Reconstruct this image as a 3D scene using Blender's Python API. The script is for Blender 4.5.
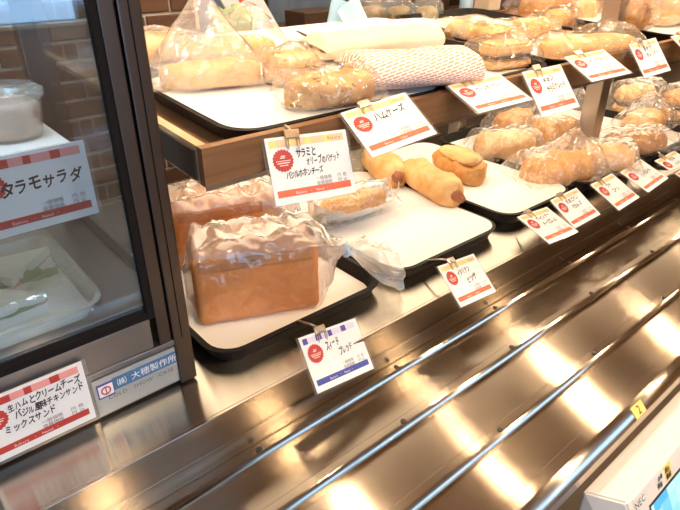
import bpy, bmesh, math, random
from mathutils import Vector, Matrix, noise, Euler
import numpy as np

scene = bpy.context.scene
for o in list(bpy.data.objects):
    bpy.data.objects.remove(o, do_unlink=True)
COL = scene.collection
random.seed(7)

# ------------------------------------------------------------------ camera
F = 575.0                      # focal length in pixels of a 680 px wide frame
CAM = Vector((0, 0, .54))      # world: x along the counter, y towards the kitchen, z=0 is the counter deck
AX = Vector((0.76055486, -0.31194633, 0.56942584))     # world axes seen in (right, down, forward)
AY = Vector((-0.64927023, -0.36826469, 0.6654542))
AZ = Vector((0.00211343, -0.87582567, -0.48262296))
right = Vector((AX[0], AY[0], AZ[0])); down = Vector((AX[1], AY[1], AZ[1])); fwd = Vector((AX[2], AY[2], AZ[2]))
cam_data = bpy.data.cameras.new('camera')
cam_data.sensor_fit = 'HORIZONTAL'; cam_data.sensor_width = 36.0
cam_data.lens = 36.0 * F / 680.0
cam_data.clip_start = .01
cam = bpy.data.objects.new('camera', cam_data); COL.objects.link(cam)
cam.matrix_world = Matrix(((right.x, -down.x, -fwd.x, CAM.x), (right.y, -down.y, -fwd.y, CAM.y),
                           (right.z, -down.z, -fwd.z, CAM.z), (0, 0, 0, 1)))
scene.camera = cam

# ------------------------------------------------------------------ world, exposure
world = bpy.data.worlds.new('world'); scene.world = world; world.use_nodes = True
world.node_tree.nodes['Background'].inputs[0].default_value = (1.0, .82, .62, 1)
world.node_tree.nodes['Background'].inputs[1].default_value = .10
vs = scene.view_settings
vs.view_transform = 'Standard'; vs.look = 'None'; vs.gamma = 1.0; vs.use_curve_mapping = False
vs.exposure = 0.55
LAMP = 300.0        # radiance of the ceiling spots
STRIP = 2.1         # radiance of the light panel under the upper shelf
DAY = 2.9           # radiance of the shop window behind the photographer
scene.cycles.transparent_max_bounces = 32
scene.cycles.max_bounces = 10
scene.cycles.sample_clamp_indirect = 8.0

# ------------------------------------------------------------------ placing helpers
def ray(u, v):
    c = Vector(((u - 340) / F, (v - 255) / F, 1))
    return Vector((AX.dot(c), AY.dot(c), AZ.dot(c)))
def on_z(u, v, z):
    d = ray(u, v); return CAM + d * ((z - CAM.z) / d.z)
def on_y(u, v, y):
    d = ray(u, v); return CAM + d * (y / d.y)
SH_Y, SH_Z, SH_S = .58, .329, .06         # upper shelf paper plane: height at its front and slope
def sh_z(y): return SH_Z + SH_S * (y - SH_Y)
def on_shelf(u, v, dz=0):
    d = ray(u, v)
    t = (SH_Z + dz - SH_S * SH_Y - CAM.z) / (d.z - SH_S * d.y)
    return CAM + d * t

# ------------------------------------------------------------------ materials
MATS = {}
def new_mat(name):
    m = bpy.data.materials.new(name); m.use_nodes = True
    nt = m.node_tree
    for n in list(nt.nodes): nt.nodes.remove(n)
    out = nt.nodes.new('ShaderNodeOutputMaterial')
    MATS[name] = m
    return m, nt, out
def N(nt, kind, **kw):
    n = nt.nodes.new(kind)
    for k, v in kw.items():
        if k in n.inputs: n.inputs[k].default_value = v
        else: setattr(n, k, v)
    return n
def pbr(name, col, rough=.5, metal=0.0, noise_amt=.06, scale=40, bump=0.0, bscale=120, coord='Object', spec=.5, sheen=0):
    m, nt, out = new_mat(name)
    b = N(nt, 'ShaderNodeBsdfPrincipled')
    b.inputs['Roughness'].default_value = rough; b.inputs['Metallic'].default_value = metal
    b.inputs['Specular IOR Level'].default_value = spec
    tc = N(nt, 'ShaderNodeTexCoord')
    nz = N(nt, 'ShaderNodeTexNoise'); nz.inputs['Scale'].default_value = scale; nz.inputs['Detail'].default_value = 4
    nt.links.new(tc.outputs[coord], nz.inputs['Vector'])
    mix = N(nt, 'ShaderNodeMix', data_type='RGBA')
    c = Vector(col[:3])
    mix.inputs[6].default_value = (*[max(0, x * (1 - noise_amt)) for x in c], 1)
    mix.inputs[7].default_value = (*[min(1, x * (1 + noise_amt)) for x in c], 1)
    nt.links.new(nz.outputs['Fac'], mix.inputs[0]); nt.links.new(mix.outputs[2], b.inputs['Base Color'])
    if bump:
        nb = N(nt, 'ShaderNodeTexNoise'); nb.inputs['Scale'].default_value = bscale; nb.inputs['Detail'].default_value = 5
        nt.links.new(tc.outputs[coord], nb.inputs['Vector'])
        bp = N(nt, 'ShaderNodeBump'); bp.inputs['Strength'].default_value = bump; bp.inputs['Distance'].default_value = .004
        nt.links.new(nb.outputs['Fac'], bp.inputs['Height']); nt.links.new(bp.outputs['Normal'], b.inputs['Normal'])
    nt.links.new(b.outputs[0], out.inputs[0])
    return m
def emit(name, col, s):
    m, nt, out = new_mat(name)
    e = N(nt, 'ShaderNodeEmission'); e.inputs[0].default_value = (*col, 1); e.inputs[1].default_value = s
    nt.links.new(e.outputs[0], out.inputs[0]); return m
def steel(name, col, rough, aniso, smudge=.02):
    """brushed along x: the highlight spreads across the brushing"""
    m, nt, out = new_mat(name)
    b = N(nt, 'ShaderNodeBsdfPrincipled'); b.inputs['Metallic'].default_value = 1
    b.inputs['Anisotropic'].default_value = aniso
    geo = N(nt, 'ShaderNodeNewGeometry')
    cr = N(nt, 'ShaderNodeVectorMath', operation='CROSS_PRODUCT'); cr.inputs[1].default_value = (1, .001, .001)
    nt.links.new(geo.outputs['Normal'], cr.inputs[0]); nt.links.new(cr.outputs[0], b.inputs['Tangent'])
    tc = N(nt, 'ShaderNodeTexCoord')
    mp = N(nt, 'ShaderNodeMapping'); mp.inputs['Scale'].default_value = (3, 60, 60)
    nt.links.new(tc.outputs['Object'], mp.inputs[0])
    n1 = N(nt, 'ShaderNodeTexNoise'); n1.inputs['Scale'].default_value = 2; n1.inputs['Detail'].default_value = 2
    nt.links.new(mp.outputs[0], n1.inputs['Vector'])
    n2 = N(nt, 'ShaderNodeTexNoise'); n2.inputs['Scale'].default_value = 7; n2.inputs['Detail'].default_value = 5
    nt.links.new(tc.outputs['Object'], n2.inputs['Vector'])
    ad = N(nt, 'ShaderNodeMath', operation='ADD')
    nt.links.new(n1.outputs['Fac'], ad.inputs[0]); nt.links.new(n2.outputs['Fac'], ad.inputs[1])
    mr = N(nt, 'ShaderNodeMapRange'); mr.inputs['From Min'].default_value = .5; mr.inputs['From Max'].default_value = 1.5
    mr.inputs['To Min'].default_value = rough - smudge; mr.inputs['To Max'].default_value = rough + smudge
    nt.links.new(ad.outputs[0], mr.inputs['Value']); nt.links.new(mr.outputs[0], b.inputs['Roughness'])
    mix = N(nt, 'ShaderNodeMix', data_type='RGBA')
    mix.inputs[6].default_value = (*[c * .88 for c in col], 1); mix.inputs[7].default_value = (*col, 1)
    nt.links.new(n2.outputs['Fac'], mix.inputs[0]); nt.links.new(mix.outputs[2], b.inputs['Base Color'])
    nt.links.new(b.outputs[0], out.inputs[0]); return m
def film(name, tint=(1, 1, 1), haze=.14, gloss=.9, bump=.5, bscale=22, rough=.12):
    """clear plastic film: see-through, a milky haze and crinkled shine"""
    m, nt, out = new_mat(name)
    tr = N(nt, 'ShaderNodeBsdfTransparent'); tr.inputs[0].default_value = (*tint, 1)
    df = N(nt, 'ShaderNodeBsdfDiffuse'); df.inputs[0].default_value = (.95, .92, .88, 1)
    tl = N(nt, 'ShaderNodeBsdfTranslucent'); tl.inputs[0].default_value = (.95, .92, .88, 1)
    gl = N(nt, 'ShaderNodeBsdfGlossy'); gl.inputs['Roughness'].default_value = rough; gl.inputs[0].default_value = (1, 1, 1, 1)
    tc = N(nt, 'ShaderNodeTexCoord')
    if bump:
        vo = N(nt, 'ShaderNodeTexVoronoi', feature='DISTANCE_TO_EDGE'); vo.inputs['Scale'].default_value = bscale
        nz = N(nt, 'ShaderNodeTexNoise'); nz.inputs['Scale'].default_value = bscale * .8; nz.inputs['Detail'].default_value = 3
        mx = N(nt, 'ShaderNodeVectorMath', operation='MULTIPLY_ADD'); mx.inputs[1].default_value = (.05, .05, .05)
        nt.links.new(tc.outputs['Object'], nz.inputs['Vector'])
        nt.links.new(nz.outputs['Color'], mx.inputs[0]); nt.links.new(tc.outputs['Object'], mx.inputs[2])
        nt.links.new(mx.outputs[0], vo.inputs['Vector'])
        bp = N(nt, 'ShaderNodeBump'); bp.inputs['Strength'].default_value = bump; bp.inputs['Distance'].default_value = .02
        nt.links.new(vo.outputs['Distance'], bp.inputs['Height'])
        for s in (gl, df): nt.links.new(bp.outputs['Normal'], s.inputs['Normal'])
    a1 = N(nt, 'ShaderNodeMixShader'); a1.inputs[0].default_value = .5
    nt.links.new(df.outputs[0], a1.inputs[1]); nt.links.new(tl.outputs[0], a1.inputs[2])
    a2 = N(nt, 'ShaderNodeMixShader'); a2.inputs[0].default_value = haze
    nt.links.new(tr.outputs[0], a2.inputs[1]); nt.links.new(a1.outputs[0], a2.inputs[2])
    fr = N(nt, 'ShaderNodeLayerWeight'); fr.inputs['Blend'].default_value = .5
    pw = N(nt, 'ShaderNodeMath', operation='POWER'); pw.inputs[1].default_value = 3.0
    nt.links.new(fr.outputs['Facing'], pw.inputs[0])
    ml = N(nt, 'ShaderNodeMath', operation='MULTIPLY_ADD'); ml.inputs[1].default_value = .55 * gloss; ml.inputs[2].default_value = .05 * gloss
    nt.links.new(pw.outputs[0], ml.inputs[0])
    a3 = N(nt, 'ShaderNodeMixShader')
    nt.links.new(ml.outputs[0], a3.inputs[0]); nt.links.new(a2.outputs[0], a3.inputs[1]); nt.links.new(gl.outputs[0], a3.inputs[2])
    nt.links.new(a3.outputs[0], out.inputs[0]); return m
def crust(name, light, dark, scale=14, speck=None, rough=.55, top=.35):
    """baked crust: blotches between pale and brown, browner on the top skin"""
    m, nt, out = new_mat(name)
    b = N(nt, 'ShaderNodeBsdfPrincipled'); b.inputs['Roughness'].default_value = rough
    tc = N(nt, 'ShaderNodeTexCoord')
    nz = N(nt, 'ShaderNodeTexNoise'); nz.inputs['Scale'].default_value = scale; nz.inputs['Detail'].default_value = 6; nz.inputs['Roughness'].default_value = .65
    nt.links.new(tc.outputs['Object'], nz.inputs['Vector'])
    mr = N(nt, 'ShaderNodeMapRange'); mr.inputs['From Min'].default_value = .35; mr.inputs['From Max'].default_value = .68
    nt.links.new(nz.outputs['Fac'], mr.inputs['Value'])
    mix = N(nt, 'ShaderNodeMix', data_type='RGBA')
    mix.inputs[6].default_value = (*light, 1); mix.inputs[7].default_value = (*dark, 1)
    nt.links.new(mr.outputs[0], mix.inputs[0]); last = mix.outputs[2]
    if speck:
        n3 = N(nt, 'ShaderNodeTexNoise'); n3.inputs['Scale'].default_value = 70; n3.inputs['Detail'].default_value = 2
        nt.links.new(tc.outputs['Object'], n3.inputs['Vector'])
        m3 = N(nt, 'ShaderNodeMapRange'); m3.inputs['From Min'].default_value = .62; m3.inputs['From Max'].default_value = .7
        nt.links.new(n3.outputs['Fac'], m3.inputs['Value'])
        x3 = N(nt, 'ShaderNodeMix', data_type='RGBA'); x3.inputs[7].default_value = (*speck, 1)
        nt.links.new(m3.outputs[0], x3.inputs[0]); nt.links.new(last, x3.inputs[6]); last = x3.outputs[2]
    nt.links.new(last, b.inputs['Base Color'])
    nb = N(nt, 'ShaderNodeTexNoise'); nb.inputs['Scale'].default_value = 90; nb.inputs['Detail'].default_value = 5
    nt.links.new(tc.outputs['Object'], nb.inputs['Vector'])
    bp = N(nt, 'ShaderNodeBump'); bp.inputs['Strength'].default_value = .5; bp.inputs['Distance'].default_value = .004
    nt.links.new(nb.outputs['Fac'], bp.inputs['Height']); nt.links.new(bp.outputs['Normal'], b.inputs['Normal'])
    nt.links.new(b.outputs[0], out.inputs[0]); return m
def wood(name, a, b_, scale=(1.5, 30, 30), rough=.4):
    m, nt, out = new_mat(name)
    b = N(nt, 'ShaderNodeBsdfPrincipled'); b.inputs['Roughness'].default_value = rough
    tc = N(nt, 'ShaderNodeTexCoord'); mp = N(nt, 'ShaderNodeMapping'); mp.inputs['Scale'].default_value = scale
    nz = N(nt, 'ShaderNodeTexNoise'); nz.inputs['Scale'].default_value = 3; nz.inputs['Detail'].default_value = 6; nz.inputs['Distortion'].default_value = .6
    nt.links.new(tc.outputs['Object'], mp.inputs[0]); nt.links.new(mp.outputs[0], nz.inputs['Vector'])
    mr = N(nt, 'ShaderNodeMapRange'); mr.inputs['From Min'].default_value = .3; mr.inputs['From Max'].default_value = .7
    nt.links.new(nz.outputs['Fac'], mr.inputs['Value'])
    mix = N(nt, 'ShaderNodeMix', data_type='RGBA'); mix.inputs[6].default_value = (*a, 1); mix.inputs[7].default_value = (*b_, 1)
    nt.links.new(mr.outputs[0], mix.inputs[0]); nt.links.new(mix.outputs[2], b.inputs['Base Color'])
    nt.links.new(b.outputs[0], out.inputs[0]); return m

M_deck = steel('brushed_steel', (.60, .53, .45), .175, 1.0, .010)
M_steel2 = steel('post_steel', (.55, .51, .46), .3, .5)
M_bronze = steel('bronze_frame', (.135, .11, .095), .32, .7)
M_grey = steel('case_steel', (.30, .28, .27), .34, .6)
M_black = pbr('black_tray', (.008, .006, .006), .5, 0, .2, 30, spec=.25)
M_gasket = pbr('black_rubber', (.008, .006, .006), .8, spec=.2)
M_paper = pbr('tray_paper', (.88, .85, .82), .75, 0, .02, 8, .12, 30)
M_white = pbr('card_paper', (.86, .87, .88), .6, 0, .01)
M_ink = pbr('marker_ink', (.012, .013, .02), .5)
M_print = pbr('grey_print', (.16, .16, .18), .6)
M_red = pbr('red_print', (.52, .05, .04), .55, 0, .08, 60)
M_orange = pbr('orange_print', (.76, .15, .075), .55)
M_blue = pbr('blue_print', (.055, .08, .38), .55)
M_violet = pbr('violet_print', (.10, .07, .36), .55)
M_pink = pbr('pink_print', (.86, .36, .34), .55)
M_yellow = pbr('yellow_print', (.95, .72, .22), .55)
M_peach = pbr('peach_print', (.93, .60, .36), .55)
M_lilac = pbr('lilac_print', (.72, .70, .86), .55)
M_pale = pbr('pale_print', (.93, .80, .76), .6)
M_clip = pbr('clip_metal', (.62, .55, .47), .3, .9)
M_clipw = wood('clip_wood', (.62, .42, .24), (.46, .28, .14), (40, 40, 200))
M_wood = wood('shelf_wood', (.25, .125, .055), (.17, .08, .032))
M_woodl = wood('shelf_wood_light', (.66, .46, .28), (.55, .36, .2), (30, 2, 30))
M_dark = pbr('dark_panel', (.045, .033, .028), .45)
M_film = film('plastic_film', haze=.11, gloss=1.6, bump=.9, bscale=26)
M_film2 = film('plastic_film_milky', haze=.22, gloss=1.5, bump=.8, bscale=20, rough=.2)
M_loafbag2 = film('loaf_bag_folds_and_shine', haze=.40, gloss=1.9, bump=.7, bscale=18, rough=.22)  # loose film; the overhead shine on the bag top is put into its haze
M_loafbag = film('loaf_bag_film', haze=.07, gloss=1.4, bump=.5, bscale=18, rough=.22)
M_sleeve = film('card_sleeve', haze=.10, gloss=.6, bump=0)
M_glass = film('case_glass', tint=(.80, .86, .90), haze=.012, gloss=2.0, bump=0, rough=.02)
M_clear = film('clear_container', tint=(.96, .98, .98), haze=.10, gloss=1.0, bump=.15, bscale=30, rough=.08)
M_foil = pbr('foil', (.90, .89, .88), .30, 1.0, .05, 60, .6, 120)
M_loaf = crust('loaf_crust', (.80, .29, .055), (.62, .20, .035), 9, rough=.5)
M_loaftop = crust('loaf_crown', (.58, .23, .06), (.45, .16, .04), 9, rough=.45)
M_bread = crust('bread_crust', (.82, .44, .14), (.52, .20, .04), 22)
M_pale_bread = crust('pale_crust', (.88, .57, .25), (.70, .33, .09), 18)
M_dark_bread = crust('dark_crust', (.58, .28, .08), (.30, .11, .03), 24)
M_herb = crust('herb_crust', (.80, .50, .22), (.52, .24, .07), 30, speck=(.16, .10, .03))
M_sausage = crust('sausage_skin', (.40, .13, .05), (.26, .07, .025), 20, rough=.3)
M_filling = crust('dark_filling', (.10, .04, .02), (.04, .02, .012), 40)
M_crumb = pbr('white_crumb', (.86, .83, .76), .8, 0, .05, 60, .4, 200)
M_green = pbr('lettuce', (.16, .30, .06), .45, 0, .3, 60, .4, 60)
M_ham = pbr('ham', (.74, .36, .30), .5, 0, .15, 60)
M_salad = pbr('pink_potato_salad', (.80, .48, .34), .6, 0, .12, 60, .6, 90)
M_brick = pbr('brick', (.15, .075, .045), .85, 0, .45, 9, .5, 60, coord='Object')
M_mortar = pbr('mortar', (.74, .68, .60), .9, 0, .1, 40, .4, 90)
M_ceil = pbr('brown_ceiling', (.42, .24, .12), .7, 0, .2, 3)
M_wall = pbr('brown_wall', (.32, .19, .10), .8, 0, .15, 2)
M_floor = pbr('floor_tile', (.20, .15, .11), .5, 0, .2, 3)
M_plastic_w = pbr('register_plastic', (.82, .78, .74), .38, 0, .02)
M_lampbody = pbr('lamp_black', (.03, .03, .03), .4)
M_denim = pbr('denim', (.10, .14, .20), .85, 0, .2, 30, .3, 200)
M_bluepaper = pbr('pale_blue_paper', (.42, .62, .78), .6)
M_bluebag = pbr('blue_bag', (.05, .20, .50), .35, 0, .3, 30)
M_cream = pbr('cream_box', (.82, .66, .48), .7)
M_greenbag = pbr('green_bag', (.35, .45, .25), .5, 0, .3, 20)
M_bottle = pbr('blue_white_bottle', (.45, .65, .85), .3)
M_darkwood = wood('dark_counter_wood', (.07, .035, .02), (.04, .02, .012))
M_lampglow = emit('lamp_glow', (1.0, .74, .46), LAMP)
M_tube = emit('tube_glow', (1.0, .80, .56), STRIP)
M_day = emit('daylight', (.40, .66, 1.0), DAY)
M_led = emit('case_led', (.72, .88, 1.0), 55.0)

def sleeve_paper():
    m, nt, out = new_mat('printed_paper_sleeve')
    b = N(nt, 'ShaderNodeBsdfPrincipled'); b.inputs['Roughness'].default_value = .6
    tc = N(nt, 'ShaderNodeTexCoord'); mp = N(nt, 'ShaderNodeMapping')
    mp.inputs['Rotation'].default_value = (0, 0, .35); mp.inputs['Scale'].default_value = (1, 1, 1)
    br = N(nt, 'ShaderNodeTexBrick'); br.inputs['Scale'].default_value = 38
    br.inputs['Color1'].default_value = (.66, .30, .19, 1); br.inputs['Color2'].default_value = (.72, .38, .26, 1)
    br.inputs['Mortar'].default_value = (.90, .82, .76, 1); br.inputs['Mortar Size'].default_value = .05
    br.inputs['Brick Width'].default_value = .55; br.inputs['Row Height'].default_value = .22
    nt.links.new(tc.outputs['UV'], mp.inputs[0]); nt.links.new(mp.outputs[0], br.inputs['Vector'])
    nt.links.new(br.outputs['Color'], b.inputs['Base Color']); nt.links.new(b.outputs[0], out.inputs[0]); return m
M_sleevep = sleeve_paper()
M_peachp = pbr('peach_paper', (.90, .68, .52), .65, 0, .04, 10, .15, 30)
def screen_mat():
    m, nt, out = new_mat('register_screen')
    tc = N(nt, 'ShaderNodeTexCoord'); ck = N(nt, 'ShaderNodeTexVoronoi'); ck.inputs['Scale'].default_value = 45
    ck.distance = 'CHEBYCHEV'; ck.inputs['Randomness'].default_value = .3
    nt.links.new(tc.outputs['Object'], ck.inputs['Vector'])
    rp = N(nt, 'ShaderNodeValToRGB')
    rp.color_ramp.elements[0].color = (.10, .42, .85, 1); rp.color_ramp.elements[1].color = (.75, .88, .95, 1)
    e = rp.color_ramp.elements.new(.5); e.color = (.25, .62, .95, 1)
    sp = N(nt, 'ShaderNodeSeparateColor'); nt.links.new(ck.outputs['Color'], sp.inputs[0])
    nt.links.new(sp.outputs[0], rp.inputs[0])
    em = N(nt, 'ShaderNodeEmission'); em.inputs[1].default_value = 1.0
    nt.links.new(rp.outputs[0], em.inputs[0]); nt.links.new(em.outputs[0], out.inputs[0]); return m
M_screen = screen_mat()

# ------------------------------------------------------------------ mesh helpers
def mesh(name, verts, faces, smooth=False, mats=None, idx=None):
    me = bpy.data.meshes.new(name)
    me.from_pydata([tuple(v) for v in verts], [], faces)
    if smooth:
        me.polygons.foreach_set('use_smooth', [True] * len(me.polygons))
    for m in (mats or []): me.materials.append(m)
    if idx is not None: me.polygons.foreach_set('material_index', idx)
    me.update()
    return me
def put(name, me, parent=None, loc=None, rot=None):
    o = bpy.data.objects.new(name, me); COL.objects.link(o)
    if parent: o.parent = parent
    if loc is not None: o.location = loc
    if rot is not None: o.rotation_euler = rot
    return o
def tag(o, label, cat=None, group=None, kind=None):
    if label: o['label'] = label
    if cat: o['category'] = cat
    if group: o['group'] = group
    if kind: o['kind'] = kind
    return o
def thing(name, label, cat, loc=(0, 0, 0), rotz=0, group=None, rot=None):
    o = bpy.data.objects.new(name, None); COL.objects.link(o)
    o.empty_display_size = .02
    o.location = loc; o.rotation_euler = rot if rot else (0, 0, rotz)
    return tag(o, label, cat, group)
def box_mesh(name, lo, hi, mat, bevel=.0, seg=2):
    bm = bmesh.new(); bmesh.ops.create_cube(bm, size=1)
    for v in bm.verts:
        v.co = Vector([lo[i] + (v.co[i] + .5) * (hi[i] - lo[i]) for i in range(3)])
    if bevel: bmesh.ops.bevel(bm, geom=bm.edges[:], offset=bevel, segments=seg, affect='EDGES', profile=.5)
    bmesh.ops.recalc_face_normals(bm, faces=bm.faces[:])
    me = bpy.data.meshes.new(name); bm.to_mesh(me); bm.free(); me.materials.append(mat); return me
def box(name, lo, hi, mat, parent=None, bevel=.0, seg=2):
    return put(name, box_mesh(name, lo, hi, mat, bevel, seg), parent)
def prism(name, pts, y0, y1, mat, parent=None, axis='x'):
    """closed polygon (a,b) extruded along x (a=y, b=z)"""
    n = len(pts); vs_ = [(y0, a, b) for a, b in pts] + [(y1, a, b) for a, b in pts]
    fs = [tuple(range(n))[::-1], tuple(range(n, 2 * n))] + [(i, (i + 1) % n, n + (i + 1) % n, n + i) for i in range(n)]
    me = mesh(name, vs_, fs, mats=[mat])
    bm = bmesh.new(); bm.from_mesh(me); bmesh.ops.recalc_face_normals(bm, faces=bm.faces[:]); bm.to_mesh(me); bm.free()
    return put(name, me, parent)
def tube_mesh(name, pts, r, mat, n=8, rs=None):
    pts = [Vector(p) for p in pts]; V, Fc = [], []
    for i, p in enumerate(pts):
        t = (pts[min(i + 1, len(pts) - 1)] - pts[max(i - 1, 0)]).normalized()
        a = t.orthogonal().normalized() if i == 0 else (pa - t * pa.dot(t)).normalized()
        pa = a; b = t.cross(a); rr = rs[i] if rs else r
        for k in range(n):
            th = 2 * math.pi * k / n; V.append(p + (a * math.cos(th) + b * math.sin(th)) * rr)
    for i in range(len(pts) - 1):
        for k in range(n):
            Fc.append((i * n + k, i * n + (k + 1) % n, (i + 1) * n + (k + 1) % n, (i + 1) * n + k))
    Fc.append(tuple(range(n))[::-1]); Fc.append(tuple(range((len(pts) - 1) * n, len(pts) * n)))
    return mesh(name, V, Fc, True, [mat])
def lathe_mesh(name, prof, mat, n=24, smooth=True, caps=True):
    V, Fc = [], []
    for r, z in prof:
        for k in range(n):
            th = 2 * math.pi * k / n; V.append((r * math.cos(th), r * math.sin(th), z))
    for i in range(len(prof) - 1):
        for k in range(n):
            Fc.append((i * n + k, i * n + (k + 1) % n, (i + 1) * n + (k + 1) % n, (i + 1) * n + k))
    if caps: Fc.append(tuple(range(n))[::-1]); Fc.append(tuple(range((len(prof) - 1) * n, len(prof) * n)))
    return mesh(name, V, Fc, smooth, [mat])
def rrect(x0, x1, y0, y1, r, n=6):
    P = []
    for cx, cy, a in ((x1 - r, y1 - r, 0), (x0 + r, y1 - r, 90), (x0 + r, y0 + r, 180), (x1 - r, y0 + r, 270)):
        for k in range(n + 1):
            t = math.radians(a + 90 * k / n); P.append((cx + r * math.cos(t), cy + r * math.sin(t)))
    return P
def loft(name, rings, mat, cap0=True, cap1=True, smooth=False):
    n = len(rings[0]); V = [p for r in rings for p in r]; Fc = []
    for i in range(len(rings) - 1):
        for k in range(n):
            Fc.append((i * n + k, i * n + (k + 1) % n, (i + 1) * n + (k + 1) % n, (i + 1) * n + k))
    if cap0: Fc.append(tuple(range(n))[::-1])
    if cap1: Fc.append(tuple(range((len(rings) - 1) * n, len(rings) * n)))
    return mesh(name, V, Fc, smooth, [mat])
def spow(c, e): return math.copysign(abs(c) ** e, c)
def sm(a, b, x):
    t = min(1, max(0, (x - a) / (b - a))); return t * t * (3 - 2 * t)
def bread_mesh(name, L, W, H, mat, seed=0, nx=22, na=24, p=2.6, e=2.3, lump=.06, bend=0, scores=0, droop=0, fr=6):
    """a baked body along x: flat bottom at z=0, tapering ends; p end roundness, e section squareness"""
    V, Fc = [], []; o = Vector((seed * 7.3, seed * 3.1, seed * 1.7))
    for i in range(nx + 1):
        t = -1 + 2 * i / nx; t = math.sin(t * math.pi / 2) if p < 6 else spow(t, .6)
        s = max(.03, (1 - abs(t) ** p)) ** (1 / p)
        for k in range(na):
            a = 2 * math.pi * k / na
            y = W / 2 * s * spow(math.cos(a), 2 / e); z = spow(math.sin(a), 2 / e)
            z = H * (.42 + z * .58 * (.45 + .55 * s)) if z > 0 else H * (.42 + .42 * max(-1, z * 1.25))
            v = Vector((t * L / 2, y + bend * (1 - t * t), z))
            d = noise.fractal(v * (fr / max(L, .05)) + o, .8, 2, 3) * lump * H
            if z > H * .3: v.z += d
            v.y += d * .8 * (1 if y > 0 else -1)
            if scores and z > H * .7:
                ph = (t * scores + y / W * 1.2) % 1.0
                v.z -= .10 * H * math.exp(-((ph - .5) / .12) ** 2)
            v.z -= droop * t * t
            V.append(v)
    for i in range(nx):
        for k in range(na):
            Fc.append((i * na + k, i * na + (k + 1) % na, (i + 1) * na + (k + 1) % na, (i + 1) * na + k))
    Fc.append(tuple(range(na))[::-1]); Fc.append(tuple(range(nx * na, (nx + 1) * na)))
    Fc = [f[::-1] for f in Fc]
    return mesh(name, V, Fc, True, [mat])
def bag_mesh(name, L, W, H, mat, seed=0, nx=46, na=36, fin=(.72, .72), peak=None, crumple=.012, fin_lift=(.3, .3), widen=.12, fr=16, e=2.6):
    """a film bag along x, crumpled, flattened to a crimped seam towards both ends; peak=(t, side, height, spread) pulls a corner up"""
    V, Fc = [], []; o = Vector((seed * 5.1, seed * 2.7, seed * 9.3))
    for i in range(nx + 1):
        t = -1 + 2 * i / nx
        s = sm(fin[1] if t > 0 else fin[0], 1, abs(t)); lift = fin_lift[1 if t > 0 else 0]
        for k in range(na):
            a = 2 * math.pi * k / na
            cy = spow(math.cos(a), 2 / e); cz = spow(math.sin(a), 2 / e)
            y = W / 2 * cy * (1 + widen * s)
            zf = H * (.46 + .5 * cz); zs = H * (lift + .05 * math.sin(cy * 9 + seed)) + .002 * cz
            z = zf * (1 - s) + zs * s
            v = Vector((t * L / 2, y, z))
            nn = noise.noise(v * fr + o); n2 = noise.noise(v * fr * 2.3 + o)
            rd = (1 - 2 * abs(nn)) * .7 + (1 - 2 * abs(n2)) * .4
            amp = crumple * (1 if v.z > .15 * H else .3)
            dirv = Vector((0, cy, max(cz, -.2)))
            v += dirv * (rd - .35) * amp
            if peak:
                tp, yp, hp, sp = peak
                d2 = ((v.x - tp * L / 2) / sp) ** 2 + ((y - yp * W / 2) / sp) ** 2
                if cz > 0: v.z += hp * max(0, 1 - math.sqrt(d2)) ** 1.2
            v.z = max(v.z, .0006)
            V.append(v)
    for i in range(nx):
        for k in range(na):
            Fc.append((i * na + k, (i + 1) * na + k, (i + 1) * na + (k + 1) % na, i * na + (k + 1) % na))
    return mesh(name, V, Fc, True, [mat])

# ------------------------------------------------------------------ lettering
GLYPH = {}
ALL_TEXT = ('サラミとオリーブのバゲットジルホンハムケーズスィドレッイタアピヤチキラダモ生クリームチーズ風味キンサンドミックスツナマヨコーンウィナーカレーメロポテト'
            'たまごウィンカマシロトネパピ一般価格税込円会員㈱大穂製作所COLDSHOWCASENEC2BakeryNavel.・ー○')
def make_glyphs():
    tmp = []
    for ch in sorted(set(ALL_TEXT) | {chr(c) for c in range(0x30a1, 0x30fb)}):
        cu = bpy.data.curves.new('glyph', 'FONT'); cu.body = ch; cu.size = 1; cu.resolution_u = 2
        cu.offset = 0
        ob = bpy.data.objects.new('glyph', cu); COL.objects.link(ob); tmp.append((ch, ob, cu))
    dg = bpy.context.evaluated_depsgraph_get(); dg.update()
    for ch, ob, cu in tmp:
        me = bpy.data.meshes.new_from_object(ob.evaluated_get(dg), depsgraph=dg)
        vv = [tuple(v.co) for v in me.vertices]; ff = [tuple(p.vertices) for p in me.polygons]
        w = max([v[0] for v in vv], default=.5)
        GLYPH[ch] = (vv, ff, w if ord(ch) < 128 else 1.0)
        bpy.data.meshes.remove(me); bpy.data.objects.remove(ob); bpy.data.curves.remove(cu)
make_glyphs()
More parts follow.
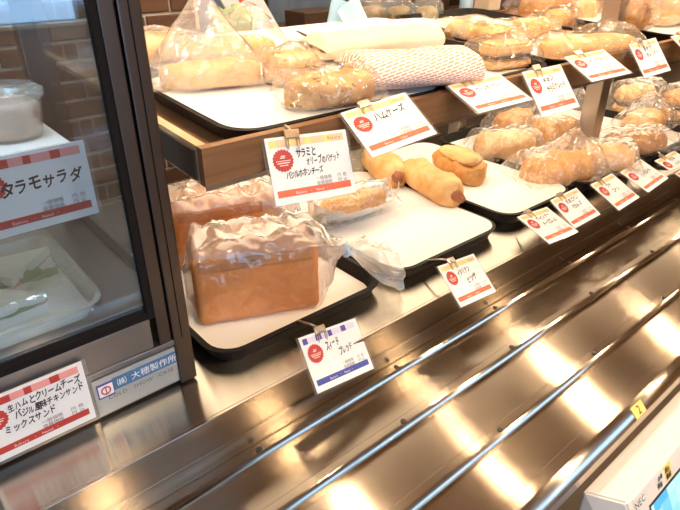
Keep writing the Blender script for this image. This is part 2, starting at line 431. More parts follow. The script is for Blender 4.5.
def write(name, lines, mat, parent, z=.0008, hand=True, seed=1):
    """lines: (text, x, y, size[, angle]) in the parent's plane, one mesh"""
    rnd = random.Random(seed); V, Fc = [], []
    for ln in lines:
        s, x, y, size = ln[:4]; ang = ln[4] if len(ln) > 4 else 0; cx = 0
        nat = sum(.45 if ch == ' ' else (GLYPH[ch][2] + (.08 if GLYPH[ch][2] < 1 else 0)) * (.84 if hand else 1) for ch in s) * size
        kx = ln[5] / nat if len(ln) > 5 else 1.0
        for ch in s:
            if ch == ' ': cx += .45 * size * kx; continue
            vv, ff, w = GLYPH.get(ch, GLYPH['○'])
            jr = rnd.uniform(-.12, .12) if hand else 0; js = size * (rnd.uniform(.88, 1.1) if hand else 1)
            jy = rnd.uniform(-.06, .06) * size if hand else 0; sh = .16 if hand else 0
            for di, (ox, oy) in enumerate(((-.026, 0), (.026, 0), (0, .026), (0, -.026)) if hand else ((0, 0),)):
             b = len(V)
             for vx, vy, _ in vv:
                px, py = vx + ox + sh * (vy + oy), vy + oy
                px, py = px * math.cos(jr) - py * math.sin(jr), px * math.sin(jr) + py * math.cos(jr)
                px, py = cx + px * js * kx * (.86 if hand else 1), jy + py * js
                V.append((x + px * math.cos(ang) - py * math.sin(ang), y + px * math.sin(ang) + py * math.cos(ang), z + di * 2e-5))
             Fc += [tuple(i + b for i in f) for f in ff]
            cx += (w + (.08 if w < 1 else 0)) * size * kx * (.84 if hand else 1)
    return put(name, mesh(name, V, Fc, False, [mat]), parent)
def rects(name, rs, mat, parent, z0=.0005, z1=.0008):
    V, Fc = [], []
    for x0, x1, y0, y1 in rs:
        b = len(V)
        V += [(x0, y0, z0), (x1, y0, z0), (x1, y1, z0), (x0, y1, z0), (x0, y0, z1), (x1, y0, z1), (x1, y1, z1), (x0, y1, z1)]
        Fc += [tuple(b + i for i in f) for f in ((3, 2, 1, 0), (4, 5, 6, 7), (0, 1, 5, 4), (1, 2, 6, 5), (2, 3, 7, 6), (3, 0, 4, 7))]
    return put(name, mesh(name, V, Fc, False, [mat]), parent)
def disc_mesh(name, r, z0, z1, mat, n=40, wav=0, k=20, cx=0, cy=0):
    P = [((r + wav * math.cos(k * 2 * math.pi * i / n)) * math.cos(2 * math.pi * i / n) + cx,
          (r + wav * math.cos(k * 2 * math.pi * i / n)) * math.sin(2 * math.pi * i / n) + cy) for i in range(n)]
    return loft(name, [[(x, y, z0) for x, y in P], [(x, y, z1) for x, y in P]], mat)

def price_card(label, pos, rv, sc, style, lines, seed=1, clip='metal', smudge=None, sleeve=True, group=None, mats=None):
    """card hanging from its top edge: x right, y up, z out of the face; origin at the middle of the top edge"""
    t = thing('price_card', label, 'price card', pos, group=group)
    v = Vector(rv)
    t.rotation_mode = 'QUATERNION'
    t.rotation_quaternion = Matrix.Rotation(v.length, 3, v.normalized()).to_quaternion()
    t.scale = (sc, sc, sc)
    W, H = .122, .088
    box('sheet', (-W / 2, -H, -.0006), (W / 2, 0, .0004), M_white, t)
    if sleeve:
        box('clear_sleeve', (-W / 2 - .004, -H - .002, -.0014), (W / 2 + .005, .001, -.0008), M_sleeve, t)
    A, B, foot, sealm = {'yellow': (M_yellow, M_peach, M_orange, M_red), 'blue': (M_violet, M_lilac, M_blue, M_red),
                  'red': (M_red, M_pink, M_red, M_red)}[style]
    x0, x1 = -W / 2 + .005, W / 2 - .006; n = 8; wds = [.7, 1.3, .9, 1.1, .6, 1.5, .8, 1.6]; tot = sum(wds); xs = [x0]
    for w in wds: xs.append(xs[-1] + (x1 - x0) * w / tot)
    gap = .10 if style == 'blue' else 0
    rects('header_band', [(xs[i], xs[i + 1], -.0135, -.004) for i in range(0, n, 2)], A, t)
    rects('header_band', [(xs[i] + gap * .01, xs[i + 1] - gap * .01, -.0135, -.004) for i in range(1, n, 2)], B, t)
    rects('footer_stripe', [(x0, x1, -.0825 + .004, -.0715 + .002)], foot, t)
    write('footer_print', [('Bakery  ・  Navel ・', -.03, -.0765, .005)], M_pale, t, z=.0011, hand=False)
    if style == 'yellow': write('header_print', [('Bakery', .03, -.011, .0065)], M_print, t, z=.0011, hand=False)
    s = put('seal', disc_mesh('seal', .0145, .0004, .0009, sealm, 80, .0007, 20, 0, 0), t, (-.040, -.031, 0))
    rects('seal_print', [(-.004, .003, .003, .0042), (-.0025, .0035, .0052, .0064), (-.0105, .0105, -.0008, 0), (-.009, .009, -.0038, -.0026), (-.006, .006, -.0068, -.0058)], M_pale, s, .0009, .0011)
    write('handwriting', lines, M_ink, t, z=.0009, seed=seed)
    write('price_print', [('一般価格', .003, -.0625, .006), ('会員価格', .003, -.0690, .006), ('円 税', .036, -.0625, .006), ('円 込', .036, -.0690, .006)],
          M_print, t, z=.0009, hand=False)
    if clip:
        anchor = Vector((pos[0], .590, .0262)) if pos[2] < .1 else Vector((pos[0], .586, .3335))
        cx = -.022 if clip == 'wood' else -.018
        c = put('clip', box_mesh('clip', (-.011, -.004, .0006), (.011, .008, .0045), M_clipw if clip == 'wood' else M_clip, .0018), t, (cx, 0, 0))
        for sx in (-.008, .008):
            put('clip_prong', tube_mesh('clip_prong', [(sx - .0015, -.002, .0035), (sx - .002, -.013, .0022), (sx, -.017, .0018), (sx + .002, -.013, .0022), (sx + .0015, -.002, .0035)], .0008, M_clip, 5), c)
        Rm = Matrix.Rotation(v.length, 3, v.normalized()); a0 = Vector((cx, .004, .001)); anchor.x += cx * sc
        a1 = (Rm.transposed() @ (anchor - Vector(pos))) / sc
        put('clip_arm', tube_mesh('clip_arm', [a0, a0.lerp(a1, .5) + Vector((0, 0, .003)), a1], .0022, M_clip, 6), t)
    return t

# ================================================================== THE SETTING
f_ = box('floor', (-3, -2.6, -.95), (6, 3.6, -.85), M_floor); tag(f_, 'brown shop floor', None, None, 'structure')
c_ = box('ceiling', (-3, -2.6, 1.75), (6, 3.6, 1.85), M_ceil); tag(c_, 'brown shop ceiling', None, None, 'structure')
WB = 2.3
for nm, lo, hi, mt in (('wall_right', (6, -2.6, -.85), (6.1, 3.6, 1.75), M_wall), ('wall_left', (-3.1, -2.6, -.85), (-3, 3.6, 1.75), M_wall),
                       ('wall_far', (1.30, 3.5, -.85), (6, 3.6, 1.75), M_darkwood)):
    tag(box(nm, lo, hi, mt), None, None, None, 'structure')
bx1 = 1.22
wb = box('wall_back', (-3, WB, -.85), (bx1, WB + .1, 1.75), M_mortar); tag(wb, 'brown brick wall with pale mortar joints', None, None, 'structure')
bricks = [box_mesh('brick', (0, -.012, 0), (.205, .01, .057), M_brick, .003, 1), box_mesh('brick', (0, -.012, 0), (.0975, .01, .057), M_brick, .003, 1)]
for r in range(-6, 9):
    z = r * .0692 + .01
    x = -.42 + (r % 2) * .1075
    while x < bx1 - .02:
        if x + .205 <= bx1: put('brick', bricks[0], wb, (x, WB - random.uniform(-.002, .003), z))
        elif x + .0975 <= bx1: put('brick', bricks[1], wb, (x, WB, z))
        x += .215
tr1 = box('trim_1', (bx1, WB - .03, -.85), (bx1 + .05, WB + .13, 1.75), M_cream); tag(tr1, None, None, None, 'structure')
# customer side with the shop window
fy = -2.5
for nm, lo, hi in (('wall_front', (-3, fy - .1, -.85), (6, fy, .12)), ('wall_front', (-3, fy - .1, 1.55), (6, fy, 1.75)), ('wall_front', (1.22, fy - .1, .12), (6, fy, 1.55)), ('wall_front', (-3, fy - .1, .12), (-2.2, fy, 1.55))):
    tag(box(nm, lo, hi, M_wall), None, None, None, 'structure')
win = thing('window_1', 'shop window with daylight', None, (0, 0, 0)); win['kind'] = 'structure'
box('window_pane', (-2.2, fy - .09, .12), (1.22, fy - .07, 1.55), M_day, win)
for x in (-2.2, -1.15, -.1, 1.18): box('window_frame', (x, fy - .06, .12), (x + .04, fy + .02, 1.55), M_darkwood, win)
box('window_sill', (-2.2, fy - .06, .10), (1.22, fy + .06, .12), M_plastic_w, win)

# ceiling spots
def ceiling_spot(x, y, z, label, r=.05):
    t = thing('ceiling_spot', label, 'lamp', (x, y, z), group='ceiling spots over the counter')
    put('lamp_housing', lathe_mesh('lamp_housing', [(r * 1.25, .0), (r * 1.25, .10), (r * .7, .13), (.008, .135), (.008, 1.75 - z)], M_lampbody), t)
    put('lamp_ring', lathe_mesh('lamp_ring', [(r * 1.25, -.004), (r * 1.25, 0), (r * 1.02, 0), (r * 1.02, -.004), (r * 1.25, -.004)], M_lampbody, caps=False), t)
    put('lamp_face', disc_mesh('lamp_face', r, -.003, -.001, M_lampglow, 24), t)
for i, x in enumerate((.32, 1.08, 1.78, 2.55, 3.5, 4.6)):
    ceiling_spot(x, .85, 1.5, 'black ceiling spot hanging above the tray rail, outside the picture')
for x in (.3, 1.1, 1.9, 2.8):
    ceiling_spot(x, -.5, 1.5, 'black ceiling spot hanging above the customer aisle, outside the picture', .062)
for x in (.2, 1.3, 2.4):
    ceiling_spot(x, 1.9, 1.5, 'black ceiling spot hanging above the back counter, outside the picture', .045)

# ================================================================== COUNTER
cn = thing('display_counter', 'long brushed steel bakery counter with a three-bar tray slide along its front', 'counter')
X0, X1 = -.9, 5.2; DY = .523; RZ = -.095
deck = box('deck', (X0, DY, -.018), (X1, 1.30, 0), M_deck, cn, .0015)
box('deck_lip', (X0, DY - .006, -.012), (X1, DY, .0015), M_deck, cn, .001)
box('riser', (X0, DY - .003, RZ), (X1, DY + .012, -.012), M_deck, cn)
box('riser_trim', (X0, DY - .007, -.056), (X1, DY - .003, RZ), M_deck, cn, .001)
box('slide_panel', (X0, .215, RZ - .02), (X1, DY, RZ), M_deck, cn)
box('counter_body', (X0, .60, -.84), (X1, 1.25, -.018), M_darkwood, cn)
box('front_apron', (X0, .36, -.84), (X1, .37, RZ - .02), M_deck, cn)
def rail(y, w=.022, hgt=.013):
    P_ = [(y - w / 2, RZ), (y - w / 2, RZ + .003)] + [(y - w / 2 + .009 * (1 - math.cos(math.radians(k * 15))), RZ + .003 + (hgt - .003) * math.sin(math.radians(k * 15))) for k in range(1, 7)] + [(y + w / 2 - .002, RZ + hgt), (y + w / 2, RZ + hgt - .002), (y + w / 2, RZ)]
    o = prism('slide_bar', P_, X0, X1, M_deck, cn)
    for f in o.data.polygons:
        if len(f.vertices) == 4 and .15 < abs(f.normal.z) < .98 and f.normal.y < 0: f.use_smooth = True
    return o
for y in (.505, .412, .310):
    r = rail(y)
    for k in range(14):
        x = -.1 + k * .27 + (y * 3 % .2)
        put('screw', lathe_mesh('screw', [(.0045, 0), (.0045, .0012), (.0025, .002), (.0012, .0012)], M_dark, 12), r, (x, y, RZ + .013))
nose = [(.236, RZ), (.233, RZ + .006)] + [(.217 + .019 * math.cos(math.radians(90 + k * 10)), RZ - .013 + .019 * math.sin(math.radians(90 + k * 10))) for k in range(10)] + [(.198, RZ - .034), (.236, RZ - .034)]
nz_ = prism('front_nose', nose, X0, X1, M_deck, cn)
pS = on_y(632, 416, .2085)
for p_ in nz_.data.polygons:
    if len(p_.vertices) == 4 and p_.area < .03: p_.use_smooth = True
st = box('number_sticker', (-.016, -.0095, 0), (.016, .0095, .0005), M_yellow, nz_)
st.location = (pS.x, .2030, RZ + .0015); st.rotation_euler = (math.radians(45), 0, 0)
write('numeral', [('2', -.005, -.0065, .019)], M_ink, st, z=.0009, hand=False)

# ================================================================== LOWER TRAYS
def tray(label, x0, x1, y0, y1, z, rot=0, group='black bakery trays', h=.022, sheet=True, paper_top=False, tilt=0):
    cx, cy = (x0 + x1) / 2, (y0 + y1) / 2; a, b = (x1 - x0) / 2, (y1 - y0) / 2
    t = thing('bread_tray', label, 'tray', (cx, cy, z), rot, group)
    t.rotation_euler = (tilt, 0, rot)
    R = .045
    def ring(d, zz, r=None): return [(x, y, zz) for x, y in rrect(-a + d, a - d, -b + d, b - d, max(.01, (r or R) - d))]
    put('tray_body', loft('tray_body', [ring(.010, 0), ring(.004, h * .6), ring(0, h), ring(-.003, h + .001), ring(-.003, h + .003), ring(.006, h + .003), ring(.012, h * .5), ring(.016, .004)], M_black), t)
    pz = h + .0035 if paper_top else .0045; d = .004 if paper_top else .017
    rg = ring(d, pz, R); rg2 = ring(d, pz + .0006, R)
    put('paper_liner', loft('paper_liner', [rg, rg2], M_paper), t)
    return t
TRZ = .0005
tray('black tray holding the two white-wrapped loaves', .283, .612, .588, 1.02, TRZ)
tray('black tray under the foil-wrapped sandwich, left of the hot dogs', .640, .945, .590, 1.02, TRZ, paper_top=True)
tray('black tray under the hot dogs with an empty white front half', .985, 1.240, .600, 1.075, TRZ, paper_top=True)
tray('black tray holding the heap of bagged rolls below the steel post', 1.275, 1.522, .590, 1.07, TRZ)
tray('black tray right of the steel post holding crusty loaves and filled buns', 1.585, 1.98, .590, 1.07, TRZ)

# white-wrapped loaves
def loaf(label, loc, rz, L=.197, W=.112, H=.118, tail=True, seed=0):
    t = thing('bread_loaf', label, 'bread', loc, rz, 'bagged sandwich loaves')
    bm = bmesh.new(); bmesh.ops.create_cube(bm, size=1)
    for v in bm.verts: v.co = Vector((v.co.x * L, v.co.y * W, (v.co.z + .5) * H))
    bmesh.ops.bevel(bm, geom=bm.edges[:], offset=.014, segments=3, affect='EDGES', profile=.6)
    bmesh.ops.subdivide_edges(bm, edges=[e for e in bm.edges if e.calc_length() > .03], cuts=5, use_grid_fill=True)
    for v in bm.verts:
        k = noise.noise(v.co * 14 + Vector((seed, 0, 0)))
        # soft waist on the long sides, slight crown on top
        cz = (v.co.z / H - .5) * 2
        v.co.y *= 1 - .05 * math.exp(-(cz / .5) ** 2); v.co.z += .004 * k if v.co.z > H * .8 else 0
        v.co += Vector((0, v.co.y, 0)).normalized() * .0015 * k
    bmesh.ops.recalc_face_normals(bm, faces=bm.faces[:])
    me = bpy.data.meshes.new('loaf_body'); bm.to_mesh(me); bm.free(); me.materials.append(M_loaf)
    me.polygons.foreach_set('use_smooth', [True] * len(me.polygons))
    put('loaf_body', me, t)
    cr = box_mesh('crown_crust', (-L / 2 + .004, -W / 2 - .0005, H - .030), (L / 2 - .004, W / 2 + .0005, H + .0015), M_loaftop, .010, 3)
    put('crown_crust', cr, t)
    # bag: follows the loaf, gathered into a neck at +x and flaring beyond
    V, Fc = [], []; nx, na = 64, 56; o = Vector((seed * 3.3 + 1, 2, 5))
    TL = .15 if tail else .07
    x_end = L / 2 + TL
    for i in range(nx + 1):
        x = -L / 2 - .012 + (x_end + L / 2 + .012) * i / nx
        q = sm(L / 2 - .005, L / 2 + .055, x)              # into the neck
        fl = sm(L / 2 + .065, L / 2 + .11, x) if tail else 0          # flare after the tie
        e0 = sm(-L / 2 - .013, -L / 2 + .012, x)
        for k in range(na):
            a = 2 * math.pi * k / na; cy = spow(math.cos(a), .32); cz = spow(math.sin(a), .32)
            cyr, czr = math.cos(a), math.sin(a)
            y = (W / 2 + .006) * cy * (.35 + .65 * e0); z = H / 2 + (H / 2 + (.012 if cz > 0 else .004)) * cz * (.35 + .65 * e0)
            nr = .011; ny, nz = nr * cyr, .075 + nr * czr
            y = y * (1 - q) + ny * q; z = z * (1 - q) + nz * q
            if fl: y += cyr * .036 * fl; z += czr * .020 * fl
            z -= .052 * sm(L / 2 + .05, x_end, x)
            v = Vector((x, y, z))
            n1 = noise.noise(v * 24 + o); n2 = noise.noise(v * 55 + o)
            rd = (1 - 2 * abs(n1)) * .006 + (1 - 2 * abs(n2)) * .003 - .004
            if cz > .6 or q > .15 or fl: rd *= 1.7
            if q > .1 : rd += .006 * math.sin(a * 7 + x * 30) * (q * (1 - q) * 2 + fl * .8)
            v += Vector((0, cyr, czr if czr > -.5 else 0)) * rd
            v.z = max(v.z, .0008); V.append(v)
    for i in range(nx):
        for k in range(na):
            Fc.append((i * na + k, (i + 1) * na + k, (i + 1) * na + (k + 1) % na, i * na + (k + 1) % na))
    Fc.append(tuple(range(na)))
    ix = [1 if (f[0] % na) / na * 360 > 35 and (f[0] % na) / na * 360 < 145 or f[0] // na > nx * .62 else 0 for f in Fc]  # top sector and gathered end take the film with shine in its haze
    b = put('plastic_bag', mesh('plastic_bag', V, Fc, True, [M_loafbag, M_loafbag2], ix), t)
    if tail:
        put('bag_tie', lathe_mesh('bag_tie', [(.013, -.004), (.0145, 0), (.013, .004)], M_bluepaper, 16), b, (L / 2 + .06, 0, .072), (0, math.pi / 2, 0))
    return t
A = on_z(200, 328, .006); B = on_z(320, 308, .006)
d = (B - A); rz = math.atan2(d.y, d.x); nrm = Vector((-math.sin(rz), math.cos(rz), 0))
mid = (A + B) / 2 + nrm * .056
loaf('sandwich loaf in a tied milky plastic bag, the nearer one beside the violet striped card', (mid.x, mid.y, .0056), rz, seed=1)
C2 = on_z(228, 262, .006) + nrm * .052
loaf('sandwich loaf in plastic behind the nearer loaf, next to the glass case', (C2.x, C2.y, .0056), rz + .12, tail=False, seed=4)

# foil-wrapped sandwich on the second tray
P = on_z(354, 216, .030)
fp = thing('foil_wrapped_sandwich', 'sandwich half wrapped in crinkled silver foil under clear film', 'sandwich', (P.x, P.y, .0275), -.10); fp.scale = (1.15, 1.1, 1.1)
put('bread', bread_mesh('bread', .14, .058, .042, M_bread, 3), fp, (0, .004, .006))
def foil_tray():
    V, Fc = [], []; nx, na = 50, 10
    for i in range(nx + 1):
        t = -1 + 2 * i / nx; s = max(.02, 1 - abs(t) ** 2.4) ** .5
        for k in range(na + 1):
            c = -1 + 2 * k / na
            y = c * (.046 * s + .006); z = .002 + .036 * abs(c) ** 1.8 + .02 * abs(t) ** 4
            v = Vector((t * .092, y, z)); r = noise.noise(v * 90) * .006 + noise.noise(v * 200) * .003
            v.z = max(.0008, v.z + r); v.y += r * (1 if c > 0 else -1); V.append(v)
    w = na + 1
    for i in range(nx):
        for k in range(na): Fc.append((i * w + k, (i + 1) * w + k, (i + 1) * w + k + 1, i * w + k + 1))
    return mesh('foil', V, Fc, False, [M_foil])
put('foil', foil_tray(), fp)
put('clear_film', bag_mesh('clear_film', .175, .070, .062, M_film, 5, crumple=.006), fp)

# hot dogs on the third tray
def hot_dog(label, p, rz, seed, L=.16, foil=False):
    t = thing('hot_dog', label, 'hot dog', p, rz, 'hot dogs on the third lower tray')
    put('bun', bread_mesh('bun', L, .082, .058, M_pale_bread, seed, e=2.1, p=3.2, lump=.12), t)
    put('sausage', tube_mesh('sausage', [(-L * .60 + i * L * 1.20 / 10, 0, .026 + .003 * math.sin(i)) for i in range(11)], .012, M_sausage, 12,
        [.008, .015] + [.017] * 7 + [.015, .008]), t)
    put('cheese_swirl', tube_mesh('cheese_swirl', [(-L * .4 + i * L * .8 / 16, .014 * math.sin(i * 1.3), .047 + .002 * math.cos(i)) for i in range(17)], .005, M_pale_bread, 8), t)
    if foil:
        fv = bread_mesh('foil_end', .04, .045, .04, M_foil, seed, lump=.35, fr=3)
        put('foil_end', fv, t, (-L * .52, 0, 0))
    return t
def axis(u0, v0, u1, v1, z):
    a, b = on_z(u0, v0, z), on_z(u1, v1, z); dd = b - a
    return (a + b) / 2, math.atan2(dd.y, dd.x), dd.length
for lab, pts, sd, fo in (('hot dog nearest the front of its tray, sausage tip poking out', (403, 168, 462, 203), 1, False),
                                          ('hot dog with a crinkled foil end behind the foremost hot dog, on its left', (372, 157, 397, 181), 3, True)):
    c, rz_, ln = axis(*pts, .045)
    hot_dog(lab, (c.x, c.y, .0275), rz_, sd, max(.15, min(.20, ln)), fo)

c, rz_, ln = axis(441, 157, 479, 180, .045)
rr_ = thing('cheese_roll', 'crusty cheese-topped roll lying behind the foremost hot dog, on its right', 'bread', (c.x, c.y, .0275), rz_)
put('roll', bread_mesh('roll', .165, .095, .055, M_bread, 8, lump=.18), rr_)
put('melted_cheese', bread_mesh('melted_cheese', .13, .078, .014, M_pale_bread, 9, lump=.4, fr=9), rr_, (0, 0, .046))
# wrapped breads
def wrapped(name, label, p, rz, L, W, H, mat, seed, group, cat='bread', bagL=1.25, film_m=None, peak=None, filling=False, scores=0, fin=(.7, .7), lump=.08, crumple=.010, bag=True, tilt=0):
    t = thing(name, label, cat, p, rz, group); t.rotation_euler = (tilt, 0, rz)
    if filling:
        put('bun', bread_mesh('bun', L, W, H * .5, mat, seed, lump=lump), t, (0, 0, .001))
        put('filling', bread_mesh('filling', L * .96, W * 1.0, H * .22, M_filling, seed + 2, lump=.3), t, (0, -W * .06, H * .42))
        put('bun_lid', bread_mesh('bun_lid', L * .98, W * .95, H * .5, mat, seed + 5, lump=lump), t, (0, W * .06, H * .56), (.18, 0, 0))
    else:
        put('bread', bread_mesh('bread', L, W, H, mat, seed, scores=scores, lump=lump), t, (0, 0, .001))
    if bag:
        put('plastic_bag', bag_mesh('plastic_bag', L * bagL, W * 1.18, H * (1.35 if filling else 1.16), film_m or M_film, seed, peak=peak, fin=fin, crumple=crumple), t)
    return t
ZT = .006
def lower(u, v, z=ZT): 
    q = on_z(u, v, z); return (q.x, q.y, z)
g4 = 'bagged rolls heaped on the fourth lower tray'
wrapped('bagged_roll', 'tan roll in clear film at the left end of the bagged heap', lower(503, 158), -.5, .17, .105, .075, M_pale_bread, 11, g4)
wrapped('bagged_roll', 'large brown-ended roll in clear film at the front of the bagged heap', lower(555, 182), -.30, .20, .11, .075, M_bread, 12, g4, peak=(.3, 0, .05, .08))
wrapped('bagged_roll', 'roll in a bag whose end sags over the tray rim below the steel post', lower(603, 172), -.9, .13, .09, .075, M_pale_bread, 13, g4, film_m=M_film2)
wrapped('bagged_roll', 'roll with a tall peaked clear bag at the back of the heap', lower(512, 138), .1, .16, .10, .085, M_bread, 14, g4, peak=(.1, .2, .12, .10))
wrapped('bagged_roll', 'roll in film in the middle of the heap, left of the steel post', lower(553, 150), -.2, .16, .11, .095, M_bread, 15, g4, peak=(.6, .2, .10, .08))
g5 = 'breads on the lower tray right of the steel post'
wrapped('crusty_loaf', 'dark crusty loaf in film at the front of the tray right of the post', lower(632, 152), -.35, .19, .12, .06, M_dark_bread, 21, g5, scores=2)
wrapped('bagged_roll', 'pale bagged roll behind the dark crusty loaf, right of the post', lower(640, 135), .1, .20, .11, .07, M_bread, 22, g5, peak=(.2, 0, .05, .09))
wrapped('filled_bun', 'bun with dark filling just right of the post, below the upper shelf', lower(632, 112), -.1, .19, .10, .085, M_pale_bread, 23, g5, filling=True, cat='bun')
wrapped('filled_bun', 'bun with dark filling at the right edge of the picture on the lower tray', lower(682, 116), -.2, .19, .10, .085, M_bread, 24, g5, filling=True, cat='bun')

# ================================================================== UPPER SHELF
us = thing('upper_shelf', 'wooden bakery shelf with a raised front board on steel posts', 'shelf')
SX0, SX1, SY0, SY1 = .289, 4.2, .58, 1.17
def tilt_z(y): return SH_S * (y - SY0)
zb, zt = .283, .330
def slab(name, x0, x1, y0, y1, z0, z1, mat, parent):
    P = [(x, y, z + tilt_z(y)) for z in (z0, z1) for x, y in ((x0, y0), (x1, y0), (x1, y1), (x0, y1))]
    return put(name, mesh(name, P, [(3, 2, 1, 0), (4, 5, 6, 7), (0, 1, 5, 4), (1, 2, 6, 5), (2, 3, 7, 6), (3, 0, 4, 7)], False, [mat]), parent)
slab('shelf_board', SX0 + .012, SX1, SY0 + .012, SY1, zb + .004, zb + .014, M_wood, us)
slab('front_board', SX0, SX1, SY0, SY0 + .012, zb, zt, M_wood, us)
sb = slab('side_board', SX0, SX0 + .012, SY0 + .012, SY1, zb, zt, M_woodl, us)
slab('side_panel', SX0 - .003, SX0, SY0 + .016, SY1, zb + .004, zt - .006, M_dark, us)
slab('back_board', SX0 + .012, SX1, SY1, SY1 + .012, zb, zb + .02, M_wood, us)
slab('bottom_trim', SX0, SX1, SY0 - .002, SY0, zb - .004, zb + .002, M_steel2, us)
def post(px, py, z1, w=.046, label=None):
    o = box('shelf_post', (px - w / 2, py - w / 2, 0), (px + w / 2, py + w / 2, z1), M_steel2, us, .003)
    return o
post(1.552, .745, 1.3)
post(1.42, 1.10, zb + .03, .04); post(2.35, 1.10, zb + .03, .04); post(2.9, .745, 1.3)
tb = thing('shelf_light_panel', 'flat light panel fixed under the upper shelf', 'lamp', (0, 0, 0))
slab('diffuser', .36, 4.0, .70, 1.08, zb - .006, zb - .002, M_tube, tb)
slab('panel_frame', .35, 4.01, .69, 1.09, zb - .002, zb + .0038, M_plastic_w, tb)

def shelf_tray(label, x0, x1, y0, y1, rim=False):
    t = tray(label, x0, x1, y0, y1, sh_z((y0 + y1) / 2) - .0235, paper_top=not rim, h=.019, tilt=math.atan(SH_S), group='trays on the upper shelf'); return t
shelf_tray('black papered tray at the left end of the upper shelf', .350, .752, .606, .90)
shelf_tray('black papered tray under the wrapped sandwich wedge on the upper shelf', .800, 1.060, .606, .90, True)
shelf_tray('black papered tray under the long film-wrapped bread, left of the post', 1.085, 1.47, .606, .90, True)
shelf_tray('black papered tray right of the steel post on the upper shelf', 1.61, 1.98, .606, .90)
shelf_tray('black tray behind the wedge, its back rim showing above the breads', 1.15, 1.50, .915, 1.15, True)

shelf_tray('black papered tray behind the first upper tray, under the paper sleeves', .40, 1.12, .915, 1.15)
def upper(u, v, dz=.002):
    q = on_shelf(u, v, dz); return (q.x, q.y, q.z)
TL_ = math.atan(SH_S)
def upper_in(u, v): return upper(u, v, -.0175)
gu = 'breads on the first upper tray'
wrapped('bagged_flatbread', 'flat rolls in a clear bag with a tall peaked top, beside the glass case', upper(212, 84), -.28, .15, .075, .034, M_pale_bread, 31, gu, film_m=M_film2, peak=(-.05, .1, .10, .085), bagL=1.3, tilt=TL_)
wrapped('bagged_flatbread', 'pale bread in a loose clear bag behind the peaked bag', upper(232, 62), -.1, .16, .09, .04, M_pale_bread, 32, gu, peak=(.4, .3, .05, .08), bagL=1.35, tilt=TL_)
wrapped('bagged_flatbread', 'bread in clear film partly hidden behind the glass case post', upper(160, 58), .2, .13, .09, .04, M_pale_bread, 37, gu, film_m=M_film2, bagL=1.3, tilt=TL_)
wrapped('herb_bread', 'herb-flecked golden bread in the middle of the first upper tray', upper(290, 80), -.25, .085, .075, .045, M_herb, 33, gu, bagL=1.15, tilt=TL_)
wrapped('crusty_roll', 'oval crusty roll in tight film at the front of the first upper tray', upper(330, 103), -.22, .135, .062, .042, M_herb, 34, gu, lump=.12, bagL=1.12, tilt=TL_, fin=(.85, .85))

def paper_sleeve(label, p0, p1, W, H, mat, seed, breadm, cut=.01, tip=True):
    a, b = Vector(p0), Vector(p1); dd = b - a; L = dd.length; rz = math.atan2(dd.y, dd.x); c = (a + b) / 2
    t = thing('baguette_in_paper', label, 'bread', c, rz, 'baguettes in paper sleeves')
    t.rotation_euler = (TL_ * math.cos(rz), -math.asin(dd.z / L), rz)
    put('baguette', bread_mesh('baguette', L * (1.06 if tip else .96), W * .72, H * .8, breadm, seed, scores=5), t, (0, 0, .002))
    V, Fc = [], []; nx, na = 30, 28
    for i in range(nx + 1):
        tt = -1 + 2 * i / nx; s = sm(-.9, -1.0, tt) if tt < -.8 else 0
        for k in range(na):
            an = 2 * math.pi * k / na; cy = spow(math.cos(an), .9); cz = math.sin(an)
            y = W / 2 * cy * (1 + .05 * s); z = H * (.5 + .5 * cz * (1 - .9 * s))
            v = Vector((tt * L / 2, y, z)); r = (1 - 2 * abs(noise.noise(v * 18 + Vector((seed, 0, 0))))) * .004
            v += Vector((0, cy, max(0, cz))) * r; v.z = max(v.z, .0008); V.append(v)
    for i in range(nx):
        for k in range(na): Fc.append((i * na + k, (i + 1) * na + k, (i + 1) * na + (k + 1) % na, i * na + (k + 1) % na))
    me = mesh('paper_sleeve', V, Fc, True, [mat]); uv = me.uv_layers.new(name='unrolled')
    per = math.pi * (W + H) / 2
    for pi_, f in enumerate(me.polygons):
        k0 = pi_ % na
        for li in f.loop_indices:
            vi = me.loops[li].vertex_index; kk = vi % na
            if kk == 0 and k0 == na - 1: kk = na
            uv.data[li].uv = (V[vi].x, kk / na * per)
    put('paper_sleeve', me, t)
    return t
paper_sleeve('baguette in white paper printed with rows of peach lettering, tip showing by a card clip', upper(348, 88), upper(462, 80), .120, .050, M_sleevep, 41, M_bread)
paper_sleeve('baguette in plain peach paper behind the printed sleeve', upper(312, 60), upper(430, 47), .085, .042, M_peachp, 42, M_bread, tip=False)
paper_sleeve('baguette in white paper lying furthest back beneath the peach sleeve', upper(306, 42), upper(428, 32), .08, .026, M_paper, 43, M_bread, tip=False)

gw = 'breads on the middle upper trays'
wd = thing('wrapped_wedge', 'thick sandwich wedge in clear wrap at the front of the second upper tray', 'sandwich', upper_in(500, 66), -.2, gw)
def wedge_mesh(name, L, W, z0, z1, mat, k=0):
    pts = [(-L / 2, -W / 2), (L / 2, -W / 2), (L * .42, W * .3), (-L * .1, W / 2), (-L / 2, W * .2)]
    bm = bmesh.new(); lo = [bm.verts.new((x, y, z0)) for x, y in pts]; hi = [bm.verts.new((x * .96, y * .96, z1 + k * x)) for x, y in pts]
    bm.faces.new(lo[::-1]); bm.faces.new(hi); n = len(pts)
    for i in range(n): bm.faces.new((lo[i], lo[(i + 1) % n], hi[(i + 1) % n], hi[i]))
    bmesh.ops.bevel(bm, geom=bm.edges[:], offset=.005, segments=2, affect='EDGES'); bmesh.ops.recalc_face_normals(bm, faces=bm.faces[:])
    me = bpy.data.meshes.new(name); bm.to_mesh(me); bm.free(); me.materials.append(mat); return me
put('bread', wedge_mesh('bread', .10, .075, .001, .020, M_pale_bread), wd)
put('filling', wedge_mesh('filling', .098, .073, .020, .025, M_filling), wd)
